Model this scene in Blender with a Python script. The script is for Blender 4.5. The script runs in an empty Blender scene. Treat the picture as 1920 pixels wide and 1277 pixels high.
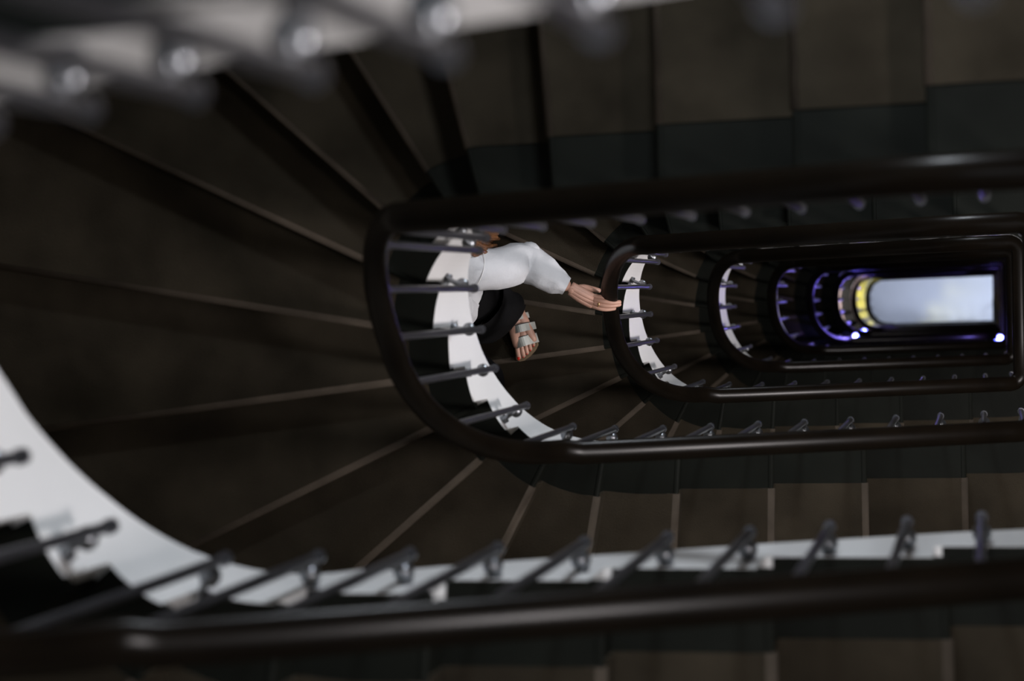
import bpy, bmesh, math, random
from mathutils import Vector, Matrix
C = bpy.context.scene.collection
PI = math.pi
random.seed(7)
S = 0.92                       # metres per plan unit
F = 3.4                        # storey height, plan units
NS = 18                        # risers per turn
HR = F / NS
H0 = 32.0                      # eye level above the ground floor, plan units
Q = dict(x0=-1.20575, R=0.31063, y0=-0.14581, L=1.34783, zn0=-4.71244, z1=-4.57079, Za=1.82653,
         m=0.63115, e=0.83064, se=0.88472, hb=0.02565, st=0.0191)

# ---------------------------------------------------------------- camera, world, lights, exposure
sc = bpy.context.scene
cam = bpy.data.cameras.new('camera')
co = bpy.data.objects.new('camera', cam); C.objects.link(co)
th, ay, ro = 0.2081011, -0.0252670, -0.0227418
Ry = Matrix(((math.cos(th), 0, math.sin(th)), (0, 1, 0), (-math.sin(th), 0, math.cos(th))))
Rx = Matrix(((1, 0, 0), (0, math.cos(ay), -math.sin(ay)), (0, math.sin(ay), math.cos(ay))))
Rz = Matrix(((math.cos(ro), -math.sin(ro), 0), (math.sin(ro), math.cos(ro), 0), (0, 0, 1)))
M = Rz @ Ry @ Rx
co.matrix_world = Matrix.Translation((0, 0, H0 * S)) @ M.to_4x4()
cam.sensor_width = 36
cam.lens = 4222.46 * 36 / 1920
cam.clip_start = 0.05; cam.clip_end = 100
cam.dof.use_dof = True
cam.dof.focus_distance = 8.3
cam.dof.aperture_fstop = 2.9
sc.camera = co
vs = sc.view_settings
vs.view_transform = 'Standard'; vs.look = 'None'; vs.gamma = 1; vs.use_curve_mapping = False
vs.exposure = 0.0
w = bpy.data.worlds.new('world'); sc.world = w; w.use_nodes = True
w.node_tree.nodes['Background'].inputs[0].default_value = (0.6, 0.7, 0.9, 1)
w.node_tree.nodes['Background'].inputs[1].default_value = 0.02

def area(name, loc, target, size, power, col, shape='DISK', sy=None):
    l = bpy.data.lights.new(name, 'AREA'); l.shape = shape; l.size = size
    if sy: l.size_y = sy
    l.energy = power; l.color = col
    o = bpy.data.objects.new(name, l); C.objects.link(o)
    o.location = loc
    o.rotation_euler = (Vector(target) - Vector(loc)).to_track_quat('-Z', 'Y').to_euler()
    return o
def point(name, loc, power, col, r=0.03):
    l = bpy.data.lights.new(name, 'POINT'); l.energy = power; l.color = col; l.shadow_soft_size = r
    o = bpy.data.objects.new(name, l); C.objects.link(o); o.location = loc
    return o
# added overhead fill above the well, under the closed ceiling
area('overhead_fill_light', (-0.6, 0.05, (H0 + 3.15) * S), (-0.6, 0.05, 0), 1.6, 42, (0.82, 0.9, 1.0), 'RECTANGLE', 0.9)
# unseen lamp assumed under each landing, as side light on the stringers
LAMPXY = (1.15 * S, -0.55 * S)
def landing_z(n): return (Q['zn0'] - NS * HR - (n - 1) * F + H0) * S      # landing at the foot of turn n
for n in range(-1, 7):
    zc = landing_z(n) - 0.55
    area('unseen_landing_light', (LAMPXY[0], LAMPXY[1], zc), (-1.7, 0.05, zc - 1.7), 0.34,
         (50, 66, 68, 44, 22, 9, 6, 6)[n + 1], (1.0, 0.93, 0.93))
# added back-wall light per turn, brightening the bottom stringers
SCX, SCY = -0.45 * S, 1.60 * S
def wall_fill_z(n): return (H0 - (n - 1) * F - 5.45 + 1.95) * S
for n in range(0, 7):
    area('added_wall_light', (SCX, SCY - 0.14, wall_fill_z(n)), (-1.0, -0.6, wall_fill_z(n) - 0.75), 0.25,
         (32, 30, 27, 13, 6, 3, 3)[n], (0.86, 0.92, 1.0))
# lobby lights: cool ones over the ground floor, added pendants over the last turns, small blue spots on the railings
area('lobby_light', (0.9 * S, 0.3 * S, 2.3), (-0.6, -0.2, 0), 0.5, 46, (0.74, 0.82, 1.0))
area('lobby_light', (-0.2 * S, -1.2 * S, 2.2), (-0.7, -0.2, 0), 0.5, 18, (0.74, 0.82, 1.0))
area('lobby_light', (1.1 * S, -0.1 * S, 1.7), (-1.7, -0.1, 1.4), 0.3, 14, (0.55, 0.68, 1.0))
LOW = [(-2.32, -0.10, 32 - 28.55, 16, (1.0, 0.90, 0.14)), (-2.32, -0.10, 32 - 25.1, 45, (1.0, 0.86, 0.88))]  # lamps added above the lower treads to brighten them
for x_, y_, z_, p_, c_ in LOW:
    a_ = area('added_pendant_light', (x_ * S, y_ * S, z_ * S - 0.02), (x_ * S, y_ * S, 0), 0.16, p_, c_)
    a_.data.spread = math.radians(72)
BLUE = [(0.075, -0.50, -20.9), (0.10, -0.485, -20.55), (-1.15, -0.44, -20.1), (-1.28, -0.475, -24.0), (-1.13, 0.125, -27.9)]
for x_, y_, z_ in BLUE:
    point('blue_spot_light', (x_ * S, y_ * S, (z_ + 32.06) * S), 17, (0.26, 0.20, 1.0), 0.02)

# ---------------------------------------------------------------- materials
def mat(name, col, rough=0.6, metal=0.0, spec=0.5, noise=None, bump=None, emit=None, coat=0, trans=0, sheen=0):
    m = bpy.data.materials.new(name); m.use_nodes = True
    nt = m.node_tree; b = nt.nodes['Principled BSDF']
    b.inputs['Base Color'].default_value = (*col, 1)
    b.inputs['Roughness'].default_value = rough
    b.inputs['Metallic'].default_value = metal
    b.inputs['Specular IOR Level'].default_value = spec
    b.inputs['Coat Weight'].default_value = coat
    b.inputs['Transmission Weight'].default_value = trans
    b.inputs['Sheen Weight'].default_value = sheen
    tc = nt.nodes.new('ShaderNodeTexCoord')
    if noise:
        sc_, amt, det = noise
        n = nt.nodes.new('ShaderNodeTexNoise'); n.inputs['Scale'].default_value = sc_; n.inputs['Detail'].default_value = det
        nt.links.new(tc.outputs['Object'], n.inputs['Vector'])
        r = nt.nodes.new('ShaderNodeMapRange')
        r.inputs['From Min'].default_value = 0.3; r.inputs['From Max'].default_value = 0.7
        r.inputs['To Min'].default_value = 1 - amt; r.inputs['To Max'].default_value = 1 + amt
        nt.links.new(n.outputs['Fac'], r.inputs['Value'])
        mx = nt.nodes.new('ShaderNodeVectorMath'); mx.operation = 'SCALE'
        mx.inputs[0].default_value = col
        nt.links.new(r.outputs['Result'], mx.inputs['Scale'])
        nt.links.new(mx.outputs['Vector'], b.inputs['Base Color'])
    if bump:
        n2 = nt.nodes.new('ShaderNodeTexNoise'); n2.inputs['Scale'].default_value = bump[0]; n2.inputs['Detail'].default_value = 4
        nt.links.new(tc.outputs['Object'], n2.inputs['Vector'])
        bp = nt.nodes.new('ShaderNodeBump'); bp.inputs['Strength'].default_value = bump[1]; bp.inputs['Distance'].default_value = bump[2]
        nt.links.new(n2.outputs['Fac'], bp.inputs['Height']); nt.links.new(bp.outputs['Normal'], b.inputs['Normal'])
    if emit:
        b.inputs['Emission Color'].default_value = (*emit[0], 1); b.inputs['Emission Strength'].default_value = emit[1]
    return m
M_carpet = mat('carpet_brown', (0.0245, 0.0203, 0.0142), 1.0, spec=0.05, noise=(4.5, 0.38, 6), bump=(350, 0.5, 0.004))
M_carpet_edge = mat('carpet_pale_edge', (0.043, 0.035, 0.027), 1.0, spec=0.05, noise=(9, 0.25, 4), bump=(350, 0.5, 0.004))  # paler carpet tone for the rolled tread fronts
M_carpet_lobby = mat('carpet_taupe', (0.20, 0.17, 0.16), 1.0, spec=0.1, noise=(4, 0.12, 3))
M_edge = mat('stair_edge_dark_green', (0.0058, 0.0066, 0.0053), 0.6, spec=0.05, noise=(5, 0.25, 3))
M_pale = mat('lobby_stair_stone', (0.42, 0.40, 0.32), 0.5, noise=(3, 0.12, 3))
M_white = mat('white_paint', (0.60, 0.60, 0.60), 0.45, noise=(2.5, 0.05, 2), bump=(30, 0.15, 0.002))
M_plaster = mat('plaster', (0.55, 0.53, 0.48), 0.9, noise=(2, 0.06, 3), bump=(60, 0.2, 0.002))
M_wall = mat('wall_paint_dark', (0.16, 0.145, 0.12), 0.9, noise=(1.5, 0.08, 3), bump=(80, 0.2, 0.002))
M_wood = mat('mahogany_varnished', (0.0026, 0.0018, 0.0011), 0.30, spec=0.085, noise=(6, 0.3, 4))
M_steel = mat('dark_steel', (0.10, 0.10, 0.11), 0.33, metal=0.85, noise=(8, 0.1, 2))
M_bright = mat('polished_steel', (0.19, 0.20, 0.215), 0.34, metal=1.0)
M_floor = mat('pale_marble', (0.60, 0.62, 0.68), 0.35, noise=(1.3, 0.06, 5))
M_skin = mat('skin', (0.40, 0.225, 0.165), 0.55, noise=(30, 0.06, 3), bump=(180, 0.15, 0.001))
M_blouse = mat('white_cloth', (0.46, 0.47, 0.49), 0.9, spec=0.2, noise=(6, 0.03, 3), bump=(16, 0.5, 0.012))
M_trouser = mat('black_cloth', (0.0035, 0.0035, 0.004), 0.95, spec=0.08)
M_hair = mat('auburn_hair', (0.12, 0.048, 0.016), 0.5, noise=(60, 0.4, 2))
M_strap = mat('silver_leather', (0.42, 0.43, 0.40), 0.4, metal=0.25, noise=(20, 0.1, 2))
M_sole = mat('sandal_sole', (0.16, 0.11, 0.06), 0.7)
M_piping = mat('black_piping', (0.006, 0.006, 0.006), 0.5)
M_nail = mat('red_nail_varnish', (0.45, 0.02, 0.01), 0.2)
M_gold = mat('gold', (0.9, 0.68, 0.32), 0.2, metal=1)
M_eye = mat('eye_white', (0.7, 0.7, 0.68), 0.2)
M_iris = mat('iris_brown', (0.05, 0.025, 0.012), 0.2)
M_lip = mat('lip', (0.36, 0.11, 0.09), 0.45)

# ---------------------------------------------------------------- mesh helpers
def obj(name, verts, faces, m, parent=None, smooth=False, loc=None, rot=None, mats=None, fm=None):
    me = bpy.data.meshes.new(name); me.from_pydata([tuple(v) for v in verts], [], faces)
    for mm in (mats or [m]): me.materials.append(mm)
    if fm:
        for p, i in zip(me.polygons, fm): p.material_index = i
    bm = bmesh.new(); bm.from_mesh(me); bmesh.ops.recalc_face_normals(bm, faces=bm.faces); bm.to_mesh(me); bm.free()
    if smooth: me.polygons.foreach_set('use_smooth', [True] * len(me.polygons))
    elif mats and len(mats) > 1 and fm: me.polygons.foreach_set('use_smooth', [i == 1 for i in fm])
    me.update()
    o = bpy.data.objects.new(name, me); C.objects.link(o)
    if parent: o.parent = parent
    if loc: o.location = loc
    if rot: o.rotation_euler = rot
    return o
def thing(name, label, cat, loc=(0, 0, 0), group=None, kind=None):
    o = bpy.data.objects.new(name, None); C.objects.link(o); o.location = loc; o.empty_display_size = 0.1
    o['label'] = label; o['category'] = cat
    if group: o['group'] = group
    if kind: o['kind'] = kind
    return o
class MB:
    def __init__(s): s.v = []; s.f = []; s.m = []
    def add(s, v, f, mi=0):
        b = len(s.v); s.v += [tuple(x) for x in v]; s.f += [tuple(i + b for i in q) for q in f]; s.m += [mi] * len(f)
    def sweep(s, pts, prof, ups=None, close=False, mi=0, scale=None, cap=True):
        """prof: list of (side, up) offsets; pts: Vectors"""
        n = len(pts); k = len(prof); v = []
        for i, p in enumerate(pts):
            a = pts[i - 1] if (i > 0 or close) else p
            b = pts[(i + 1) % n] if (i < n - 1 or close) else p
            t = (b - a).normalized()
            up0 = (ups[i] if isinstance(ups, list) else ups) or Vector((0, 0, 1))
            side = t.cross(up0)
            if side.length < 1e-5: side = t.cross(Vector((0, 1, 0.01)))
            side.normalize(); up = side.cross(t).normalized()
            sx = scale[i] if scale else 1
            if not isinstance(sx, tuple): sx = (sx, sx)
            for (x, y) in prof: v.append(p + side * x * sx[0] + up * y * sx[1])
        f = []
        for i in range(n if close else n - 1):
            for j in range(k):
                a = i * k + j; b = i * k + (j + 1) % k; c = ((i + 1) % n) * k + (j + 1) % k; d = ((i + 1) % n) * k + j
                f.append((a, b, c, d))
        if cap and not close: f.append(tuple(range(k))); f.append(tuple((n - 1) * k + j for j in range(k)))
        s.add(v, f, mi)
    def ball(s, c, r, sc_=(1, 1, 1), nu=12, nv=8, mi=0, R=None):
        v = []; f = []
        c = Vector(c)
        for i in range(nv + 1):
            a = PI * i / nv
            for j in range(nu):
                b = 2 * PI * j / nu
                p = Vector((math.sin(a) * math.cos(b) * sc_[0], math.sin(a) * math.sin(b) * sc_[1], math.cos(a) * sc_[2])) * r
                if R: p = R @ p
                v.append(c + p)
        for i in range(nv):
            for j in range(nu): f.append((i * nu + j, i * nu + (j + 1) % nu, (i + 1) * nu + (j + 1) % nu, (i + 1) * nu + j))
        s.add(v, f, mi)
    def box(s, c, h, mi=0, R=None):
        v = []
        for x in (-1, 1):
            for y in (-1, 1):
                for z in (-1, 1):
                    p = Vector((x * h[0], y * h[1], z * h[2]))
                    v.append(Vector(c) + (R @ p if R else p))
        s.add(v, [(0, 1, 3, 2), (4, 6, 7, 5), (0, 4, 5, 1), (2, 3, 7, 6), (0, 2, 6, 4), (1, 5, 7, 3)], mi)
    def build(s, name, mats, parent=None, smooth=False, **k):
        if not isinstance(mats, list): mats = [mats]
        return obj(name, s.v, s.f, None, parent, smooth, mats=mats, fm=s.m, **k)
def circ(r, n=10, ry=None): return [(r * math.cos(2 * PI * i / n), (ry or r) * math.sin(2 * PI * i / n)) for i in range(n)]

# ---------------------------------------------------------------- plan of the well (plan units, x right, y away)
X1 = Q['x0'] + Q['L']; YT = lambda x: Q['y0'] + Q['R'] + Q['st'] * (x - Q['x0']); YB = Q['y0'] - Q['R'] - 0.008
base = []                       # (x, y, z of rail in turn 1)
fr = 0.05
ztop = lambda x: Q['z1'] + Q['m'] * (min(x, -0.1007) - Q['x0'])
zend = ztop(0) - F
ymid = (YT(X1) + YB) / 2
base.append((X1, ymid, ztop(0)))
for i in range(1, 8): base.append((X1, ymid + (YT(X1) - fr - ymid) * i / 8, ztop(0)))
for i in range(0, 7):
    a = PI / 2 * i / 6
    base.append((X1 - fr + fr * math.cos(a), YT(X1) - fr + fr * math.sin(a), ztop(0)))
for i in range(1, 31):
    x = X1 - fr + (Q['x0'] - X1 + fr) * i / 31; base.append((x, YT(x), ztop(x)))
NA = 64
for i in range(NA + 1):
    u = i / NA; a = PI * u; ca, sa = math.cos(a), math.sin(a)
    base.append((Q['x0'] - Q['e'] * Q['R'] * abs(sa) ** Q['se'], Q['y0'] + Q['R'] * (1 if ca > 0 else -1) * abs(ca) ** Q['se'],
                 Q['z1'] - Q['Za'] * (u + Q['hb'] * math.sin(2 * PI * u))))
for i in range(1, 31):
    x = Q['x0'] + (X1 - fr - Q['x0']) * i / 31
    base.append((x, YB, max(zend, Q['z1'] - Q['Za'] - Q['m'] * (x - Q['x0']))))
for i in range(0, 7):
    a = -PI / 2 + PI / 2 * i / 6
    base.append((X1 - fr + fr * math.cos(a), YB + fr + fr * math.sin(a), max(zend, Q['z1'] - Q['Za'] - Q['m'] * (X1 - Q['x0']))))
for i in range(1, 8): base.append((X1, YB + fr + (ymid - YB - fr) * i / 8, zend))
NB = len(base)
# smooth kinks of the rail height a little
zz = [p[2] for p in base]
for _ in range(6):
    zz = [zz[0]] + [(zz[i - 1] + 2 * zz[i] + zz[i + 1]) / 4 for i in range(1, NB - 1)] + [zz[-1]]
base = [(p[0], p[1], z) for p, z in zip(base, zz)]
nrm = []
for i in range(NB):
    a = base[i - 1]; b = base[(i + 1) % NB]
    d = Vector((b[0] - a[0], b[1] - a[1])).normalized()
    nrm.append(Vector((d.y, -d.x)))            # outward for counter-clockwise travel
for _ in range(3):
    nrm = [(nrm[i - 1] + 2 * nrm[i] + nrm[(i + 1) % NB]).normalized() for i in range(NB)]
ease = [0.0 if 55 <= i <= 100 else (0.030 if i < 55 else 0.035) for i in range(NB)]
for _ in range(60): ease = [(ease[i - 1] + 2 * ease[i] + ease[(i + 1) % NB]) / 4 for i in range(NB)]
def P2(s, d):
    """plan point at float index s, offset d outward; closed"""
    i = int(math.floor(s)); t = s - i
    a, b = i % NB, (i + 1) % NB
    p = Vector(base[a][:2]).lerp(Vector(base[b][:2]), t); n = nrm[a].lerp(nrm[b], t).normalized()
    if 0.08 < d < 0.14: d -= ease[a] + (ease[b] - ease[a]) * t      # the string stands closer to the rail along the straights
    return p + n * d
def zrail(s):
    i = int(math.floor(s)); t = s - i
    a, b = i % NB, (i + 1) % NB
    za = base[a][2] - F * (i // NB); zb = base[b][2] - F * ((i + 1) // NB)
    return za + (zb - za) * t
# nosing lines: a point near the well, and the angle the line runs outward
NOS = [(-0.101, 0.36, 90), (-0.391, 0.36, 90), (-0.716, 0.36, 90), (-1.003, 0.358, 93.5), (-1.248, 0.362, 103.8), (-1.399, 0.324, 121.9),
       (-1.558, 0.231, 138.1), (-1.693, 0.118, 154.5), (-1.749, -0.064, 170.3), (-1.749, -0.244, 186.6), (-1.667, -0.395, 204.7),
       (-1.564, -0.51, 220.0), (-1.418, -0.581, 241.9), (-1.255, -0.632, 259.5), (-1.026, -0.659, 265.5), (-0.732, -0.656, 268.5),
       (-0.432, -0.646, 270), (-0.101, -0.649, 270)]
def cross_s(k, d):
    x, y, a = NOS[k]; o = Vector((x, y)); r = Vector((math.cos(math.radians(a)), math.sin(math.radians(a))))
    best = None
    for i in range(NB - 1):
        p, q = P2(i, d), P2(i + 1, d); e = q - p
        den = r.x * e.y - r.y * e.x
        if abs(den) < 1e-9: continue
        wv = p - o
        t = (wv.x * e.y - wv.y * e.x) / den; u = (wv.x * r.y - wv.y * r.x) / den
        if -1e-6 <= u <= 1.000001 and t > -0.5:
            # keep the hit on the side this nosing belongs to
            if (p - o).dot(r) > -0.5 and (best is None or abs(t) < abs(best[0])): best = (t, i + u)
    return best[1]
DS, DC, DW = 0.084, 0.205, 1.525      # string face, carpet edge, outer wall
SX = {d: [cross_s(k, d) for k in range(NS)] for d in (0.085, DS, 0.12, DC, DW)}
def srange(k, d):
    """index range of tread k (1..18); 18 is the landing"""
    a = SX[d][k - 1]
    b = SX[d][k] if k < NS else SX[d][0] + NB
    return a, b
Z = lambda z: (z + H0) * S            # plan units -> world height
zt = lambda k: Q['zn0'] - k * HR      # tread k in turn 1
def seg_pts(k, d, n):
    a, b = srange(k, d)
    return [P2(a + (b - a) * i / n, d) for i in range(n + 1)]
def prism(mb, k, d0, d1, z0, z1, n, mi=0):
    I = seg_pts(k, d0, n); O = seg_pts(k, d1, n); v = []; f = []
    for p, q in zip(I, O):
        v += [(p.x * S, p.y * S, z1 * S), (q.x * S, q.y * S, z1 * S), (q.x * S, q.y * S, z0 * S), (p.x * S, p.y * S, z0 * S)]
    for i in range(n):
        a = i * 4; b = a + 4
        for j in range(4): f.append((a + j, a + (j + 1) % 4, b + (j + 1) % 4, b + j))
    f += [(0, 1, 2, 3), (n * 4, n * 4 + 1, n * 4 + 2, n * 4 + 3)]
    mb.add(v, f, mi)
def front_edge(k, d0, d1, inset=0.0, fwd=0.0):
    """the nosing line of tread k between two offsets"""
    kk = k % NS
    sa, sb = SX[d0][kk], SX[d1][kk]
    a, b = P2(sa, d0), P2(sb, d1)
    dr = (b - a).normalized(); nf = Vector((-dr.y, dr.x))
    # forward = downhill = increasing s
    t = P2(sa + 0.5, d0) - P2(sa - 0.5, d0)
    if nf.dot(t) < 0: nf = -nf
    return a + nf * fwd, b + nf * fwd, nf
def make_step(k, style, parent):
    n = 5 if k < NS else 44
    z = zt(k)
    carpet, edge_roll, edge = {'dark': (M_carpet, M_carpet_edge, M_edge), 'taupe': (M_carpet_lobby, M_carpet_lobby, M_edge),
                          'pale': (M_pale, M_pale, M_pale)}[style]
    b = MB(); prism(b, k, 0.12, DW, z - 0.30, z - 0.022, n)
    st = b.build('step' if k < NS else 'landing', edge, parent)
    e = MB(); prism(e, k, 0.085, DC, z - 0.022, z, n)
    A, B, nf = front_edge(k, 0.085, DC, fwd=0.006)
    e.sweep([Vector((A.x, A.y, z - 0.0115)) * S, Vector((B.x, B.y, z - 0.0115)) * S], circ(0.0115 * S, 10))
    e.build('edge_tile', edge, st)
    c = MB(); prism(c, k, DC, DW, z - 0.022, z + 0.005, n)
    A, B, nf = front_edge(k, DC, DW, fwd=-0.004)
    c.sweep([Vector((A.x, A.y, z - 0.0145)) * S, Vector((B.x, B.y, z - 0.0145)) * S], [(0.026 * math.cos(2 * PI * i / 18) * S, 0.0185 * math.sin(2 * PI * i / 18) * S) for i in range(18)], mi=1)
    A, B, nf = front_edge(k, DC, DW, fwd=0.0)
    t = nf * 0.008
    zb = z - HR + 0.004; zu = z - 0.02
    v = [(A.x, A.y, zb), (B.x, B.y, zb), (B.x, B.y, zu), (A.x, A.y, zu)]
    v += [(p[0] + t.x, p[1] + t.y, p[2]) for p in v]
    c.add([tuple(x * S for x in p) for p in v], [(0, 1, 2, 3), (4, 5, 6, 7), (0, 1, 5, 4), (1, 2, 6, 5), (2, 3, 7, 6), (3, 0, 4, 7)], 0)
    c.build('carpet', [carpet, edge_roll], st)
    return st
def zline(s):
    """smooth height of the pitch line at string index s (turn 1)"""
    a = SX[DS]
    if s <= a[0]: return zt(0)
    for k in range(1, NS):
        if s <= a[k]: return zt(k - 1) + (zt(k) - zt(k - 1)) * (s - a[k - 1]) / (a[k] - a[k - 1])
    return max(zt(NS), zt(NS - 1) - HR * (s - a[-1]) / 10.0)
def make_string(parent):
    b = MB()
    for k in range(1, NS + 1):
        s0, s1 = srange(k, DS)
        back = 0.12 / 1.0
        n = 8 if k < NS else 60
        cut = 0.35 if k < NS else 0
        pcut = 0.35 if k > 1 else 0
        s0 -= pcut; s1 -= cut
        v = []; f = []
        for i in range(n + 1):
            s = s0 + (s1 - s0) * i / n
            p, q = P2(s, DS), P2(s, 0.125)
            zl = zline(s) - 0.52 + 2.2 * ease[int(s) % NB]; zu = zt(k) - 0.003
            v += [(p.x * S, p.y * S, zu * S), (q.x * S, q.y * S, zu * S), (q.x * S, q.y * S, zl * S), (p.x * S, p.y * S, zl * S)]
        for i in range(n):
            a = i * 4; c = a + 4
            for j in range(4): f.append((a + j, a + (j + 1) % 4, c + (j + 1) % 4, c + j))
        f += [(0, 1, 2, 3), (n * 4, n * 4 + 1, n * 4 + 2, n * 4 + 3)]
        b.add(v, f)
    return b.build('stringer', M_white, parent)
def make_soffit(parent):
    b = MB()
    for k in range(1, NS + 1):
        n = 4 if k < NS else 40
        I = seg_pts(k, 0.12, n); O = seg_pts(k, DW, n)
        a, c = srange(k, DS); v = []; f = []
        for i in range(n + 1):
            z = zline(a + (c - a) * i / n) - 0.44
            for dz in (0, -0.02): v += [(I[i].x * S, I[i].y * S, (z + dz) * S), (O[i].x * S, O[i].y * S, (z + dz) * S)]
        for i in range(n):
            q = i * 4; r = q + 4
            f += [(q, q + 1, r + 1, r), (q + 2, r + 2, r + 3, q + 3)]
        b.add(v, f)
    return b.build('soffit', M_plaster, parent)
def copy_tree(o, parent=None, top=False):
    c = o.copy(); C.objects.link(c)
    if parent: c.parent = parent
    for ch in kids.get(o.name, []): copy_tree(ch, c)
    return c
def index_kids():
    global kids
    kids = {}
    for o in bpy.data.objects:
        if o.parent: kids.setdefault(o.parent.name, []).append(o)

# ---------------------------------------------------------------- setting
ZC = H0 + 3.25
def wallseg(name, s0, s1, n):
    v = []; f = []
    for i in range(n + 1):
        s = s0 + (s1 - s0) * i / n
        p, q = P2(s, DW), P2(s, DW + 0.12)
        v += [(p.x * S, p.y * S, 0), (q.x * S, q.y * S, 0), (q.x * S, q.y * S, ZC * S), (p.x * S, p.y * S, ZC * S)]
    for i in range(n):
        a = i * 4; c = a + 4
        for j in range(4): f.append((a + j, a + (j + 1) % 4, c + (j + 1) % 4, c + j))
    f += [(0, 1, 2, 3), (n * 4, n * 4 + 1, n * 4 + 2, n * 4 + 3)]
    o = obj(name, v, f, M_wall); o['kind'] = 'structure'
    return o
iA = 8 + 7 + 30
wallseg('wall_back', 10, iA, 30)
wallseg('wall_left', iA, iA + NA, 48)
wallseg('wall_front', iA + NA, NB - 10, 30)
wallseg('wall_right', NB - 10, NB + 10, 24)
fb = MB(); fb.box((-0.7 * S, -0.14 * S, -0.05), (3.0, 2.2, 0.05))
o = fb.build('floor', M_floor); o['kind'] = 'structure'
cb = MB(); cb.box((-0.7 * S, -0.14 * S, ZC * S + 0.05), (3.0, 2.2, 0.05))
o = cb.build('ceiling', M_plaster); o['kind'] = 'structure'

# the shaft is not perfectly plumb: plan shift (and width) of each turn
LEAN = [(0, 0), (0, 0), (0, 0), (0, 0), (0, 0), (0, -0.012), (-0.01, -0.03), (-0.03, -0.05), (-0.05, -0.065)]
def settle(t, n):
    t.location = (LEAN[n][0] * S, LEAN[n][1] * S, (H0 - (n - 1) * F) * S)
    t.scale = (1, 1.05 if n == 0 else 1, 1)
# ---------------------------------------------------------------- the stairs, turn by turn
NL = 9                                   # turns 0..8
TURN = ['blurred uppermost stair turn nearest the viewer, brown carpet, white cut stringer',
        'large brown carpeted stair turn whose white toothed stringer shows inside the widest handrail loop',
        'stair turn the woman in white walks down, brown carpet and dark green edge tiles',
        'brown carpeted stair turn directly below the one the woman walks on',
        'dark stair turn two below the woman, small white stringer with bluish tint',
        'dim stair turn three below the woman, inside the fourth complete handrail loop',
        'violet tinted stair turn just above the grey-brown carpeted one',
        'stair turn with plain grey-brown carpet near the bottom of the well',
        'lowest stair turn of pale yellow lit stone just above the bright floor']
protos = {}
for n in range(NL):
    style = 'dark' if n < 7 else ('taupe' if n == 7 else 'pale')
    loc = (0, 0, (H0 - (n - 1) * F) * S)
    if style in protos:
        t = copy_tree(protos[style]); t['label'] = TURN[n]
    else:
        t = thing('staircase', TURN[n], 'staircase', loc, 'turns of the winding staircase')
        for k in range(1, NS + 1): make_step(k, style, t)
        make_string(t); make_soffit(t)
        bpy.context.view_layer.update(); index_kids(); protos[style] = t
    settle(t, n)

# ---------------------------------------------------------------- railings
rail_prof = [(0.034 * math.cos(a) * S, (0.0235 * math.sin(a) + (0.002 if math.sin(a) < -0.3 else 0)) * S) for a in [2 * PI * i / 20 for i in range(20)]]
arc_len = [0.0]
for i in range(NB): arc_len.append(arc_len[-1] + (P2(i + 1, 0) - P2(i, 0)).length)
TOT = arc_len[-1]
def s_of_len(l):
    l = max(0, min(TOT - 1e-6, l))
    lo, hi = 0, NB
    while hi - lo > 1:
        m_ = (lo + hi) // 2
        if arc_len[m_] <= l: lo = m_
        else: hi = m_
    return lo + (l - arc_len[lo]) / (arc_len[lo + 1] - arc_len[lo])
def nearest_len(x, y):
    return min(((Vector((x, y)) - P2(s_of_len(l), 0)).length, l) for l in [TOT * i / 2000 for i in range(2000)])[1]
fixed = [nearest_len(x, y) for x, y in ((-1.355, .121), (-1.434, .02), (-1.462, -.101), (-1.459, -.222), (-1.415, -.348), (-1.321, -.433))]
posl = [nearest_len(x, 0.18) for x in (0.122, -0.004, -0.14, -0.275, -0.41, -0.545, -0.68, -0.815, -0.95, -1.09)]
posl += [nearest_len(-1.21, 0.165), nearest_len(-1.30, 0.152)] + fixed
posl += [nearest_len(x, -0.46) for x in (-1.225, -1.08, -0.93, -0.777, -0.627, -0.475, -0.322, -0.17, -0.02, 0.11)]
posl += [nearest_len(X1, y) for y in (-0.33, -0.20, -0.07, 0.06)]
posl = sorted(posl)
BL = 1.045 * S
def make_baluster(parent, w_):
    b = MB(); r = 0.0095 * S
    b.sweep([Vector((0, 0, -0.045 * S)), Vector((0, 0, -BL))], circ(r, 12))
    b.sweep([Vector((0, 0, -0.045 * S)), Vector((0, 0, -0.075 * S))], circ(r * 1.7, 12))
    b.sweep([Vector((0, 0, -BL + 0.012)), Vector((0, 0, -BL - 0.006))], circ(r * 1.35, 12))
    o = b.build('baluster', M_steel, parent, smooth=False)
    h = MB()
    # curved arm from the foot of the bar out to the stringer, with a ball and a wall rosette
    pts = [Vector((w_ * t, 0, -BL + 0.03 + 0.030 * math.sin(PI * t))) for t in [i / 8 for i in range(9)]]
    h.sweep(pts, circ(0.0065, 8), ups=Vector((0, 1, 0)))
    h.ball((0.024, 0, -BL + 0.045), 0.0185, nu=14, nv=10)
    h.sweep([Vector((w_ - 0.012, 0, -BL + 0.03)), Vector((w_ + 0.001, 0, -BL + 0.03))], circ(0.0125, 14), ups=Vector((0, 1, 0)))
    h.build('bracket', M_bright, o, smooth=True)
    return o
RLAB = ['thick out-of-focus handrail and steel balusters of the nearest turn, crossing the bottom edge',
        'largest complete handrail loop, dark varnished wood on slim steel balusters',
        'second largest handrail loop, the one the woman rests her hand on',
        'third largest handrail loop, dark wood with blue glinting balusters',
        'fourth largest handrail loop, dark wood around the violet glow',
        'fifth largest handrail loop with small blue-lit balusters',
        'sixth largest handrail loop, thin dark line around the grey-brown carpet',
        'seventh largest handrail loop, black line between grey-brown carpet and yellow stone',
        'smallest handrail loop, thin line around the bright floor']
proto = None
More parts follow.
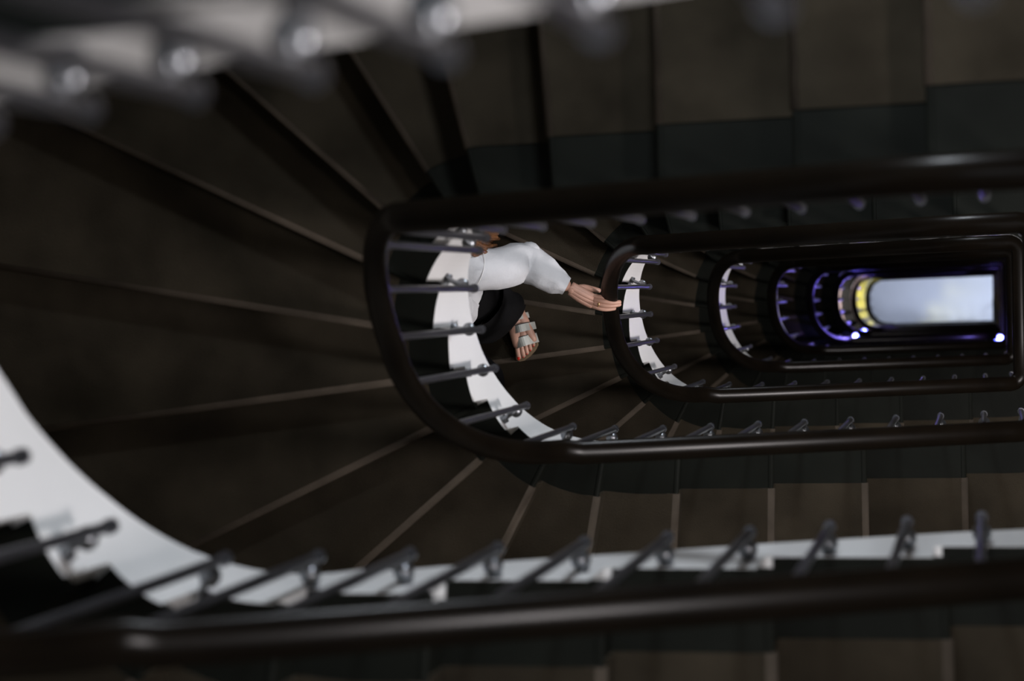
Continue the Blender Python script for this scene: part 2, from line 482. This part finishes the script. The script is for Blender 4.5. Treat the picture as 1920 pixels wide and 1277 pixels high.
for n in range(NL):
    loc = (0, 0, (H0 - (n - 1) * F) * S)
    if proto:
        t = copy_tree(proto); t['label'] = RLAB[n]; settle(t, n); continue
    t = thing('stair_railing', RLAB[n], 'railing', loc, 'handrail loops down the stairwell')
    pts = [Vector((P2(s, 0).x, P2(s, 0).y, zrail(s))) * S for s in [i * 1.0 for i in range(NB + 1)]]
    b = MB(); b.sweep(pts, rail_prof, cap=False); b.build('handrail', M_wood, t, smooth=True)
    b = MB(); lo = [p - Vector((0, 0, 0.040 * S)) for p in pts]
    b.sweep(lo, [(-0.016 * S, -0.005 * S), (0.016 * S, -0.005 * S), (0.016 * S, 0.005 * S), (-0.016 * S, 0.005 * S)], cap=False)
    b.build('rail_bar', M_steel, t)
    first = {}
    for l in posl:
        s = s_of_len(l); p = P2(s, 0); nn = P2(s, 1) - p; ang = math.atan2(nn.y, nn.x)
        w_ = round((DS - ease[int(s)]) / 0.01) * 0.01 * S
        if w_ not in first:
            first[w_] = o = make_baluster(t, w_); bpy.context.view_layer.update(); index_kids()
        else: o = copy_tree(first[w_], t)
        o.location = (p.x * S, p.y * S, zrail(s) * S); o.rotation_euler = (0, 0, ang)
    bpy.context.view_layer.update(); index_kids(); proto = t; settle(t, n)

# ---------------------------------------------------------------- lamps
def lamp_disc(name, label, cat, loc, r, m_e, group, rot=None, depth=0.05):
    t = thing(name, label, cat, loc, group)
    if rot: t.rotation_euler = rot
    b = MB(); b.sweep([Vector((0, 0, depth)), Vector((0, 0, 0.0))], circ(r * 1.12, 24)); b.build('lamp_body', M_plaster, t)
    b = MB(); b.sweep([Vector((0, 0, -0.001)), Vector((0, 0, -0.006))], circ(r, 24)); b.build('diffuser', m_e, t)
    return t
M_blue = mat('blue_spot_lens', (0.2, 0.3, 1.0), 0.4, emit=((0.05, 0.13, 1.0), 3.5))
M_dark = mat('black_housing', (0.02, 0.02, 0.02), 0.5)
BL_LAB = ['bright blue spotlight at the lower right corner of the fifth handrail loop, lower one', 'bright blue spotlight at the lower right corner of the fifth handrail loop, upper one',
          'blue spotlight on the bottom left bend of the fifth handrail loop', 'blue spotlight on the bottom left bend of the loop around the grey-brown carpet',
          'small blue spotlight on the top edge of the bright floor']
for (x_, y_, z_), lb in zip(BLUE, BL_LAB):
    t = thing('blue_spotlight', lb, 'spotlight', (x_ * S, y_ * S, (z_ + 32) * S), 'blue spotlights low in the well')
    b = MB(); b.sweep([Vector((0, 0, -0.05)), Vector((0, 0, 0.012))], circ(0.027, 16)); b.build('housing', M_dark, t)
    b = MB(); b.ball((0, 0, 0.012), 0.024, (1, 1, 0.55), nu=16, nv=8); b.build('lens', M_blue, t, smooth=True)

M_lampglass = mat('opal_lamp_glass', (0.9, 0.88, 0.82), 0.4, emit=((1.0, 0.95, 0.88), 4))
ORD = ['uppermost', 'second', 'third', 'fourth', 'fifth', 'sixth', 'seventh', 'eighth']
for i, n in enumerate(range(-1, 7)):
    zc = landing_z(n) - 0.55
    d = (Vector((-1.7, 0.05, zc - 1.7)) - Vector((LAMPXY[0], LAMPXY[1], zc))).to_track_quat('-Z', 'Y')
    t = lamp_disc('unseen_landing_lamp', 'unseen round opal lamp under the %s landing from the top' % ORD[i], 'lamp',
                  Vector((LAMPXY[0], LAMPXY[1], zc)) - d @ Vector((0, 0, -0.01)), 0.17, M_lampglass, 'unseen lamps under the landings', rot=d.to_euler())
    b = MB(); up = d.inverted() @ Vector((0, 0, 1)); p0 = Vector((0, 0, 0.05))
    b.sweep([p0, p0 + up * 0.16], circ(0.015, 10), ups=Vector((1, 0, 0))); b.build('stem', M_steel, t)
for n in range(0, 7):
    t = thing('added_wall_lamp', 'added opal wall lamp on the back wall beside the %s stair turn from the top' % ORD[n], 'wall lamp', (SCX, SCY, wall_fill_z(n)), 'added wall lamps along the back wall')
    b = MB(); b.box((0, -0.02, 0), (0.05, 0.03, 0.10)); b.build('backplate', M_steel, t)
    b = MB(); b.ball((0, -0.08, 0.05), 0.07, (1, 0.7, 1.2)); b.build('lamp_shade', M_lampglass, t, smooth=True)

# ---------------------------------------------------------------- the woman going down, left hand on the rail
ZF = (H0 + Q['zn0'] - 9 * HR - F) * S + 0.004        # the tread she stands on
PW = thing('person', 'woman in white blouse and black trousers walking down, left hand on the handrail', 'person', (-1.90, -0.05, ZF))
OFF = Vector((-1.90, -0.05, 0))
def L(p): return Vector(p) - OFF
def skin_mesh(verts, edges, radii, root=0, sub=1):
    me = bpy.data.meshes.new('tmp'); me.from_pydata([tuple(L(v)) for v in verts], edges, [])
    o = bpy.data.objects.new('tmp', me); C.objects.link(o)
    md = o.modifiers.new('s', 'SKIN'); md.use_smooth_shade = True
    for i, r in enumerate(radii):
        o.data.skin_vertices[0].data[i].radius = (r, r) if not isinstance(r, tuple) else r
        o.data.skin_vertices[0].data[i].use_root = (i == root)
    if sub: sb = o.modifiers.new('u', 'SUBSURF'); sb.levels = sub; sb.render_levels = sub
    dg = bpy.context.evaluated_depsgraph_get(); ev = o.evaluated_get(dg); m2 = ev.to_mesh()
    v = [tuple(x.co) for x in m2.vertices]; f = [tuple(p.vertices) for p in m2.polygons]
    ev.to_mesh_clear(); bpy.data.objects.remove(o); bpy.data.meshes.remove(me)
    return v, f
def chain(mb, pts, rad, n=10, mi=0, sub=3, flat=1.0, up=None):
    """tapered rounded limb through pts (Catmull-Rom)"""
    P = [Vector(p) for p in pts]; out = []; rr = []
    for i in range(len(P) - 1):
        p0 = P[max(i - 1, 0)]; p1 = P[i]; p2 = P[i + 1]; p3 = P[min(i + 2, len(P) - 1)]
        for j in range(sub):
            t = j / sub
            out.append(0.5 * ((2 * p1) + (p2 - p0) * t + (2 * p0 - 5 * p1 + 4 * p2 - p3) * t * t + (3 * p1 - p0 - 3 * p2 + p3) * t ** 3))
            rr.append(rad[i] + (rad[i + 1] - rad[i]) * t)
    out.append(P[-1]); rr.append(rad[-1])
    d = (out[-1] - out[-2]).normalized(); r = rr[-1]
    for a in (0.5, 0.85): out.append(P[-1] + d * r * a * 0.9); rr.append(r * math.sqrt(1 - a * a))
    mb.sweep([L(p) for p in out], [(x, y * flat) for x, y in circ(1, n)], ups=up, mi=mi, scale=rr)
body = MB()
NK = (-1.895, 0.185, 1.40)
bv = [(-1.945, 0.03, 0.92),                                            # 0 pelvis
      (-1.935, 0.07, 1.06), (-1.915, 0.13, 1.22), (-1.90, 0.18, 1.34), NK, (-1.905, 0.165, 1.45),   # 1-5 spine, neck
      (-1.87, -0.02, 0.87), (-1.876, -0.068, 0.50), (-1.888, -0.078, 0.12), (-1.882, -0.085, 0.06),   # 6-9 left leg
      (-2.02, 0.03, 0.87), (-2.055, -0.17, 0.50), (-2.075, -0.37, -0.05), (-2.08, -0.385, -0.11),   # 10-13 right leg
      (-1.775, 0.085, 1.315), (-1.70, 0.10, 1.19), (-1.632, 0.106, 1.085), (-1.550, 0.063, 1.080), (-1.466, 0.017, 1.050),   # 14-18 left arm
      (-2.02, 0.27, 1.315), (-2.10, 0.30, 1.18), (-2.155, 0.30, 1.06), (-2.16, 0.21, 0.95), (-2.15, 0.14, 0.86)]   # 19-23 right arm
be = [(0, 1), (1, 2), (2, 3), (3, 4), (4, 5), (0, 6), (6, 7), (7, 8), (8, 9), (0, 10), (10, 11), (11, 12), (12, 13),
      (3, 14), (14, 15), (15, 16), (16, 17), (17, 18), (3, 19), (19, 20), (20, 21), (21, 22), (22, 23)]
br = [0.12, 0.10, 0.105, 0.09, 0.05, 0.048, 0.078, 0.052, 0.034, 0.03, 0.078, 0.052, 0.034, 0.03,
      0.048, 0.040, 0.036, 0.033, 0.024, 0.048, 0.040, 0.036, 0.030, 0.024]
v, f = skin_mesh(bv, be, br, 0, 2); body.add(v, f)
# head: shaped ellipsoid with brow, nose, chin, ears; she faces down the stairs
fwd = Vector((-0.42, -0.86, -0.28)).normalized(); sidev = fwd.cross(Vector((0, 0, 1))).normalized(); upv = sidev.cross(fwd).normalized()
HR_ = Matrix((sidev, fwd, upv)).transposed()
HC = Vector((-1.925, 0.125, 1.54))
hv = []; hf = []; nu, nvv = 28, 20
for i in range(nvv + 1):
    a = PI * i / nvv
    for j in range(nu):
        b_ = 2 * PI * j / nu
        x = math.sin(a) * math.cos(b_); y = math.sin(a) * math.sin(b_); z = math.cos(a)
        X = 0.073 * x * (1 - 0.22 * max(0, -z)); Y = 0.092 * y; Zz = 0.112 * z
        if y > 0:
            Y += 0.020 * math.exp(-((x / 0.13) ** 2) - ((z + 0.20) / 0.16) ** 2)          # nose
            Y += 0.008 * math.exp(-((x / 0.20) ** 2) - ((z + 0.78) / 0.12) ** 2)          # chin
            Y -= 0.010 * math.exp(-(((abs(x) - 0.36) / 0.16) ** 2) - ((z - 0.05) / 0.10) ** 2)   # eye sockets
            Y += 0.004 * math.exp(-((x / 0.24) ** 2) - ((z + 0.50) / 0.07) ** 2)          # lips
        hv.append(HC + HR_ @ Vector((X, Y, Zz)) - OFF)
for i in range(nvv):
    for j in range(nu): hf.append((i * nu + j, i * nu + (j + 1) % nu, (i + 1) * nu + (j + 1) % nu, (i + 1) * nu + j))
body.add(hv, hf)
for sx in (-1, 1): body.ball(HC + HR_ @ Vector((sx * 0.073, -0.005, -0.005)) - OFF, 0.026, (0.35, 0.65, 1.1), R=HR_)
# left hand over the rail: palm, four fingers, thumb
WR = (-1.478, 0.017, 0.975)
HU = lambda p: (p[0] + 0.012, p[1], p[2] + 0.078)
palm = [((-1.476, 0.026, 0.974), (-1.440, 0.006, 0.970), (-1.404, -0.013, 0.960)),
        ((-1.478, 0.019, 0.976), (-1.440, -0.003, 0.972), (-1.402, -0.024, 0.962)),
        ((-1.480, 0.012, 0.975), (-1.443, -0.013, 0.970), (-1.404, -0.035, 0.959)),
        ((-1.482, 0.006, 0.972), (-1.448, -0.022, 0.965), (-1.411, -0.046, 0.953))]
fing = [(( -1.404, -0.013, 0.960), (-1.372, -0.019, 0.958), (-1.348, -0.021, 0.950), (-1.324, -0.017, 0.936)),
        ((-1.402, -0.024, 0.962), (-1.364, -0.033, 0.961), (-1.335, -0.038, 0.948), (-1.312, -0.037, 0.922)),
        ((-1.404, -0.035, 0.959), (-1.368, -0.046, 0.957), (-1.338, -0.049, 0.943), (-1.313, -0.046, 0.915)),
        ((-1.411, -0.046, 0.953), (-1.380, -0.058, 0.950), (-1.354, -0.062, 0.938), (-1.331, -0.060, 0.916))]
for p in palm: chain(body, [HU(q) for q in p], [0.0150, 0.0145, 0.0115], 12)
chain(body, [HU((-1.476, 0.024, 0.972)), HU((-1.474, 0.008, 0.972))], [0.019, 0.019], 12)
chain(body, [HU((-1.455, 0.004, 0.966)), HU((-1.425, -0.012, 0.960))], [0.019, 0.015], 12)
for p, r in zip(fing, (0.0088, 0.0092, 0.0088, 0.0078)): chain(body, [HU(q) for q in p], [r * 1.12, r * 1.08, r, r * 0.86], 10)
chain(body, [HU((-1.462, 0.014, 0.966)), HU((-1.436, 0.018, 0.948)), HU((-1.410, 0.012, 0.925)), HU((-1.390, 0.006, 0.900))], [0.014, 0.0125, 0.0105, 0.009], 10)
# right hand, relaxed at her side
h0 = Vector((-2.15, 0.14, 0.86)); hd = Vector((0.02, -0.25, -0.95)).normalized(); hs = Vector((0.35, -0.9, 0.25)).normalized()
for i in range(4):
    q = h0 + hs * (i - 1.5) * 0.018
    chain(body, [h0 + hs * (i - 1.5) * 0.010, q + hd * 0.085], [0.014, 0.0105], 10)
    ln = (0.062, 0.072, 0.068, 0.052)[i]
    chain(body, [q + hd * 0.085, q + hd * (0.085 + ln * 0.5) + Vector((0.006, 0, 0)), q + hd * (0.085 + ln) + Vector((0.02, 0, 0))], [0.0095, 0.0088, 0.0074], 8)
chain(body, [h0 + hs * 0.02 + hd * 0.02, h0 + hs * 0.045 + hd * 0.055, h0 + hs * 0.05 + hd * 0.09], [0.013, 0.011, 0.009], 8)
# feet
def foot(ank, heel, toe, ln=1.0):
    h = Vector(heel); t = Vector(toe); d = (t - h); d.z = 0; Ld = d.length; d.normalize(); sd = Vector((-d.y, d.x, 0)) * -1    # sd: lateral side of the left foot handled by caller
    return h, d, Ld
def make_foot(heel, ball_m, ball_l, toes, ank, z0):
    chain(body, [ank, Vector(heel) + Vector((0, 0, 0.035))], [0.030, 0.029], 12)
    chain(body, [Vector(heel) + Vector((0, 0, 0.030)), (Vector(heel) + Vector(ball_m)) / 2 + Vector((0, 0, 0.045)), Vector(ball_m) + Vector((0, 0, 0.026))], [0.030, 0.030, 0.018], 12)
    chain(body, [Vector(heel) + Vector((0, 0, 0.030)), (Vector(heel) + Vector(ball_l)) / 2 + Vector((0, 0, 0.032)), Vector(ball_l) + Vector((0, 0, 0.018))], [0.028, 0.026, 0.015], 12)
    mm = (Vector(ball_m) + Vector(ball_l)) / 2
    chain(body, [(Vector(heel) + mm) / 2 + Vector((0, 0, 0.038)), mm + Vector((0, 0, 0.026))], [0.028, 0.018], 12)
    for i, t in enumerate(toes):
        u = i / 4; b0 = Vector(ball_m).lerp(Vector(ball_l), u) + Vector((0, 0, 0.020)); t = Vector(t)
        chain(body, [b0, (b0 + t) / 2 + Vector((0, 0, 0.004)), t], [0.0125 - 0.003 * u, 0.0105 - 0.003 * u, 0.0100 - 0.003 * u], 8)
SZ = 0.028    # sandal sole height
fz = lambda p: (p[0], p[1], p[2] + SZ)
HEEL = (-1.886, -0.045, 0.0); BM = (-1.878, -0.205, 0.0); BLt = (-1.812, -0.185, 0.0)
TOES = [(-1.874, -0.258, 0.014), (-1.855, -0.252, 0.012), (-1.840, -0.240, 0.011), (-1.826, -0.226, 0.010), (-1.813, -0.208, 0.009)]
make_foot(fz(HEEL), fz(BM), fz(BLt), [fz(t) for t in TOES], (-1.888, -0.065, 0.12), 0)
RD = Vector((-0.195, -0.31, -HR * S))
mir = lambda p: (-(p[0] + 1.86) * 1.0 - 1.86 + RD.x, p[1] + RD.y, p[2] + RD.z)
make_foot(mir(fz(HEEL)), mir(fz(BM)), mir(fz(BLt)), [mir(fz(t)) for t in TOES], (-2.045, -0.375, -0.05), 0)
bo = body.build('body', M_skin, PW, smooth=True)
# nails, ring
nb = MB()
for t, (dx, dy) in list(zip(TOES, [(0, -1)] * 5)):
    for fn in (lambda p: p, mir):
        q = Vector(fn(fz(t))); k_ = 1.0 if t is TOES[0] else 0.6
        nb.ball(L(q + Vector((0.0, -0.004, 0.0085 if t is TOES[0] else 0.006))), 0.0075 * k_, (0.85, 1.1, 0.45), 10, 6)
nb.build('toe_nails', M_nail, bo, smooth=True)
rb = MB(); c_ = Vector((-1.368, -0.0425, 1.0355)); ax = Vector((0.95, -0.3, -0.05)).normalized(); u1 = ax.cross(Vector((0, 0, 1))).normalized(); u2 = ax.cross(u1)
rb.sweep([L(c_ + (u1 * math.cos(a) + u2 * math.sin(a)) * 0.0104) for a in [2 * PI * i / 20 for i in range(20)]], circ(0.0018, 6), ups=ax, close=True)
rb.ball(L(c_ + Vector((0, 0, 0.013))), 0.0036)
rb.build('ring', M_gold, bo, smooth=True)
# eyes and mouth
eb = MB()
for sx in (-1, 1): eb.ball(HC + HR_ @ Vector((sx * 0.029, 0.070, 0.006)) - OFF, 0.0105, R=HR_, mi=0); eb.ball(HC + HR_ @ Vector((sx * 0.029, 0.0768, 0.005)) - OFF, 0.0050, R=HR_, mi=1)
eb.ball(HC + HR_ @ Vector((0, 0.083, -0.056)) - OFF, 0.022, (1, 0.22, 0.32), R=HR_, mi=2)
eb.build('face', [M_eye, M_iris, M_lip], bo, smooth=True)
# hair: long, over the back of the left shoulder
hb_ = MB()
hb_.ball(HC + HR_ @ Vector((0, -0.018, 0.018)) - OFF, 0.108, (0.80, 0.90, 1.08), 24, 16, R=HR_)
hrng = random.Random(4)
for i in range(150):
    a = hrng.uniform(-0.5, 3.0); r0 = hrng.uniform(0.02, 0.075)
    st = HC + HR_ @ Vector((r0 * math.cos(a), -0.03 - 0.04 * abs(math.sin(a)), hrng.uniform(-0.03, 0.06)))
    tx = hrng.uniform(-1.855, -1.722); ty = 0.175 + hrng.uniform(-0.045, 0.06) - 0.02 * (tx + 1.72); 
    mid = Vector((tx - 0.02, ty + 0.02, 1.40))
    chain(hb_, [st, st.lerp(mid, 0.6) + Vector((0, 0.03, 0.03)), mid, (tx, ty, 1.28), (tx + hrng.uniform(-.01, .012), ty + hrng.uniform(-.01, .01), 1.12 + hrng.uniform(-.05, .05))],
          [0.010, 0.010, 0.010, 0.009, 0.006], 7)
hb_.build('hair', M_hair, PW, smooth=True)
# blouse
def loft(mb, rings, n=28, mi=0, wob=0.0, seed=1, cap=False):
    """rings: (centre, axis u, axis v, ru, rv); closed tube of ellipses"""
    rg = random.Random(seed); ph = [rg.uniform(0, 6.28) for _ in range(6)]; v = []
    for i, (c, u, w_, ru, rv) in enumerate(rings):
        for j in range(n):
            a = 2 * PI * j / n
            k_ = 1 + wob * (math.sin(5 * a + ph[0] + i * 0.35) * 0.5 + math.sin(9 * a + ph[1] - i * 0.5) * 0.35 + math.sin(3 * a + ph[2] + i * .9) * .5)
            v.append(L(Vector(c) + Vector(u) * math.cos(a) * ru * k_ + Vector(w_) * math.sin(a) * rv * k_))
    f = []
    for i in range(len(rings) - 1):
        for j in range(n): f.append((i * n + j, i * n + (j + 1) % n, (i + 1) * n + (j + 1) % n, (i + 1) * n + j))
    if cap: f.append(tuple(range(n))); f.append(tuple((len(rings) - 1) * n + j for j in range(n)))
    mb.add(v, f, mi)
def smooth_rings(R, k):
    out = []
    for i in range(len(R) - 1):
        for j in range(k):
            t = j / k; t2 = t * t * (3 - 2 * t)
            a, b = R[i], R[i + 1]
            out.append((Vector(a[0]).lerp(Vector(b[0]), t), Vector(a[1]).lerp(Vector(b[1]), t), Vector(a[2]).lerp(Vector(b[2]), t), a[3] + (b[3] - a[3]) * t2, a[4] + (b[4] - a[4]) * t2))
    return out + [R[-1]]
su = Vector((0.79, -0.61, 0)).normalized(); sv = Vector((0.61, 0.79, 0)).normalized(); pu = Vector((0.98, -0.18, 0)).normalized(); pv = Vector((0.18, 0.98, 0)).normalized()
bl = MB()
loft(bl, smooth_rings([((-1.990, 0.015, 0.86), pu, pv, 0.170, 0.165), ((-1.972, 0.03, 0.96), pu, pv, 0.165, 0.150), ((-1.93, 0.08, 1.08), (pu + su).normalized(), (pv + sv).normalized(), 0.145, 0.115),
      ((-1.913, 0.135, 1.22), su, sv, 0.168, 0.135), ((-1.90, 0.170, 1.31), su, sv, 0.178, 0.128), ((-1.897, 0.178, 1.37), su, sv, 0.150, 0.108), ((-1.897, 0.182, 1.415), su, sv, 0.088, 0.078), ((-1.897, 0.182, 1.432), su, sv, 0.066, 0.062)], 5), 36, wob=0.025, seed=3)
# left sleeve: loose, gathered towards the cuff, elbow pointing back
def sleeve(mb, pts, rad, seed, n=26, tail=0.012):
    P = [Vector(p) for p in pts]; R = []
    for i, p in enumerate(P):
        t = (P[min(i + 1, len(P) - 1)] - P[max(i - 1, 0)]).normalized(); u = t.cross(Vector((0, 0, 1))).normalized(); w_ = u.cross(t).normalized()
        r = rad[i]; R.append((p, u, w_, r[0], r[1]))
    loft(mb, smooth_rings(R, 4), n, wob=0.055, seed=seed)
sleeve(bl, [(-1.835, 0.115, 1.315), (-1.775, 0.087, 1.300), (-1.715, 0.088, 1.205), (-1.655, 0.110, 1.115), (-1.618, 0.112, 1.075), (-1.566, 0.078, 1.080), (-1.519, 0.045, 1.065), (-1.482, 0.024, 1.055)],
       [(0.085, 0.085), (0.078, 0.080), (0.072, 0.070), (0.076, 0.070), (0.072, 0.064), (0.062, 0.056), (0.050, 0.046), (0.034, 0.032)], 5)
bl.ball(L((-1.610, 0.152, 1.085)), 0.045, (0.9, 0.8, 0.8), 14, 10)
bl.ball(L((-1.542, 0.092, 1.060)), 0.032, (1.1, 0.7, 0.8), 14, 10)
sleeve(bl, [(-1.96, 0.23, 1.315), (-2.02, 0.27, 1.300), (-2.09, 0.30, 1.19), (-2.15, 0.30, 1.07), (-2.162, 0.24, 0.99), (-2.158, 0.18, 0.92)],
       [(0.085, 0.085), (0.076, 0.076), (0.068, 0.068), (0.066, 0.062), (0.058, 0.055), (0.034, 0.034)], 8)
# loose front tail of the blouse
loft(bl, smooth_rings([((-1.88, -0.01, 1.12), su, sv, 0.075, 0.045), ((-1.885, -0.035, 1.02), su, sv, 0.075, 0.050), ((-1.905, -0.060, 0.93), su, sv, 0.065, 0.045), ((-1.915, -0.080, 0.86), su, sv, 0.030, 0.030)], 4), 20, wob=0.05, seed=9, cap=True)
blo = bl.build('blouse', M_blouse, PW, smooth=True)
# shoulder seam of the left sleeve
sm = MB(); c_ = Vector((-1.775, 0.087, 1.300)); t_ = Vector((0.6, -0.25, -0.55)).normalized(); u1 = t_.cross(Vector((0, 0, 1))).normalized(); u2 = u1.cross(t_)
sm.sweep([L(c_ + u1 * math.cos(a) * 0.0805 + u2 * math.sin(a) * 0.0855) for a in [2 * PI * i / 28 for i in range(28)]], circ(0.0016, 6), ups=t_, close=True)
sm.build('seam', M_white, blo, smooth=True)
# trousers: wide legs
tb = MB()
X_, Y_ = Vector((1, 0, 0)), Vector((0, 1, 0))
d1 = Vector((0.72, 0.69, 0)); d2 = Vector((-0.69, 0.72, 0))
loft(tb, smooth_rings([((-1.945, 0.03, 1.0), X_, Y_, 0.15, 0.115), ((-1.945, 0.025, 0.90), X_, Y_, 0.17, 0.13), ((-1.94, 0.01, 0.78), X_, Y_, 0.165, 0.13)], 4), 28)
loft(tb, smooth_rings([((-1.875, 0.0, 0.86), d1, d2, 0.125, 0.115), ((-1.880, -0.050, 0.66), d1, d2, 0.125, 0.10), ((-1.905, -0.078, 0.45), d1, d2, 0.130, 0.085), ((-1.920, -0.092, 0.25), d1, d2, 0.132, 0.070), ((-1.930, -0.100, 0.10), d1, d2, 0.132, 0.058)], 4), 28, wob=0.02, seed=2)
loft(tb, smooth_rings([((-2.01, 0.01, 0.84), X_, Y_, 0.115, 0.12), ((-2.04, -0.10, 0.64), X_, Y_, 0.105, 0.105), ((-2.06, -0.21, 0.42), X_, Y_, 0.105, 0.10), ((-2.07, -0.31, 0.15), X_, Y_, 0.11, 0.10), ((-2.07, -0.36, -0.08), X_, Y_, 0.11, 0.10)], 4), 28, wob=0.02, seed=6)
tb.build('trousers', M_trouser, PW, smooth=True)
# sandals
def sandal(fn, lab):
    sb = MB(); out = [(-1.905, -0.035), (-1.898, -0.02), (-1.884, -0.015), (-1.868, -0.02), (-1.858, -0.04), (-1.850, -0.09), (-1.825, -0.14), (-1.803, -0.18), (-1.800, -0.21), (-1.812, -0.232), (-1.834, -0.256), (-1.858, -0.272), (-1.876, -0.276), (-1.889, -0.266), (-1.894, -0.24), (-1.896, -0.20), (-1.900, -0.14), (-1.908, -0.08)]
    n = len(out); v = [L(fn((x, y, 0.0))) for x, y in out] + [L(fn((x, y, SZ - 0.004))) for x, y in out]
    sb.add(v, [tuple(range(n)), tuple(range(n, 2 * n))] + [(i, (i + 1) % n, n + (i + 1) % n, n + i) for i in range(n)])
    so = sb.build('sandal', M_sole, PW)
    for a0, a1, hgt, wd in (((-1.900, -0.208), (-1.800, -0.178), 0.074, 0.020), ((-1.905, -0.150), (-1.808, -0.128), 0.098, 0.016), ((-1.908, -0.105), (-1.835, -0.085), 0.112, 0.012)):
        st = MB(); A = Vector((*a0, SZ * 0.5)); B = Vector((*a1, SZ * 0.5)); pts = []
        for i in range(13):
            t = i / 12; p = A.lerp(B, t); p.z = SZ * 0.4 + (hgt - SZ * 0.2) * math.sin(PI * min(max(t, 0.0), 1)) ** 0.55; pts.append(p)
        tdir = (B - A).normalized(); dr = Vector((-tdir.y, tdir.x, 0))
        v = []
        for p in pts:
            for s1, s2 in ((-1, 0), (1, 0), (1, 1), (-1, 1)): v.append(L(fn(tuple(p + dr * s1 * wd + Vector((0, 0, 0.003 * s2))))))
        f = [(0, 1, 2, 3), (48, 49, 50, 51)]
        for i in range(12):
            for j in range(4): f.append((i * 4 + j, i * 4 + (j + 1) % 4, i * 4 + 4 + (j + 1) % 4, i * 4 + 4 + j))
        st.add(v, f)
        st.build('strap', M_strap, so)
        pp = MB(); pp.sweep([L(fn(tuple(p + dr * wd + Vector((0, 0, 0.003))))) for p in pts], circ(0.0016, 6)); pp.build('piping', M_piping, so)
sandal(lambda p: p, 'left'); sandal(mir, 'right')

for (x_, y_, z_, p_, c_), lb in zip(LOW, ('added yellow pendant lamp over the lowest stair turn', 'added pendant lamp over the grey-brown carpeted stair turn')):
    t = lamp_disc('added_pendant_lamp', lb, 'lamp', (x_ * S, y_ * S, z_ * S), 0.09, M_lampglass, 'added pendant lamps low in the well')
    b = MB(); b.sweep([Vector((0, 0, 0.04)), Vector((0, 0, 1.15))], circ(0.006, 8), ups=Vector((1, 0, 0))); b.build('cord', M_dark, t)
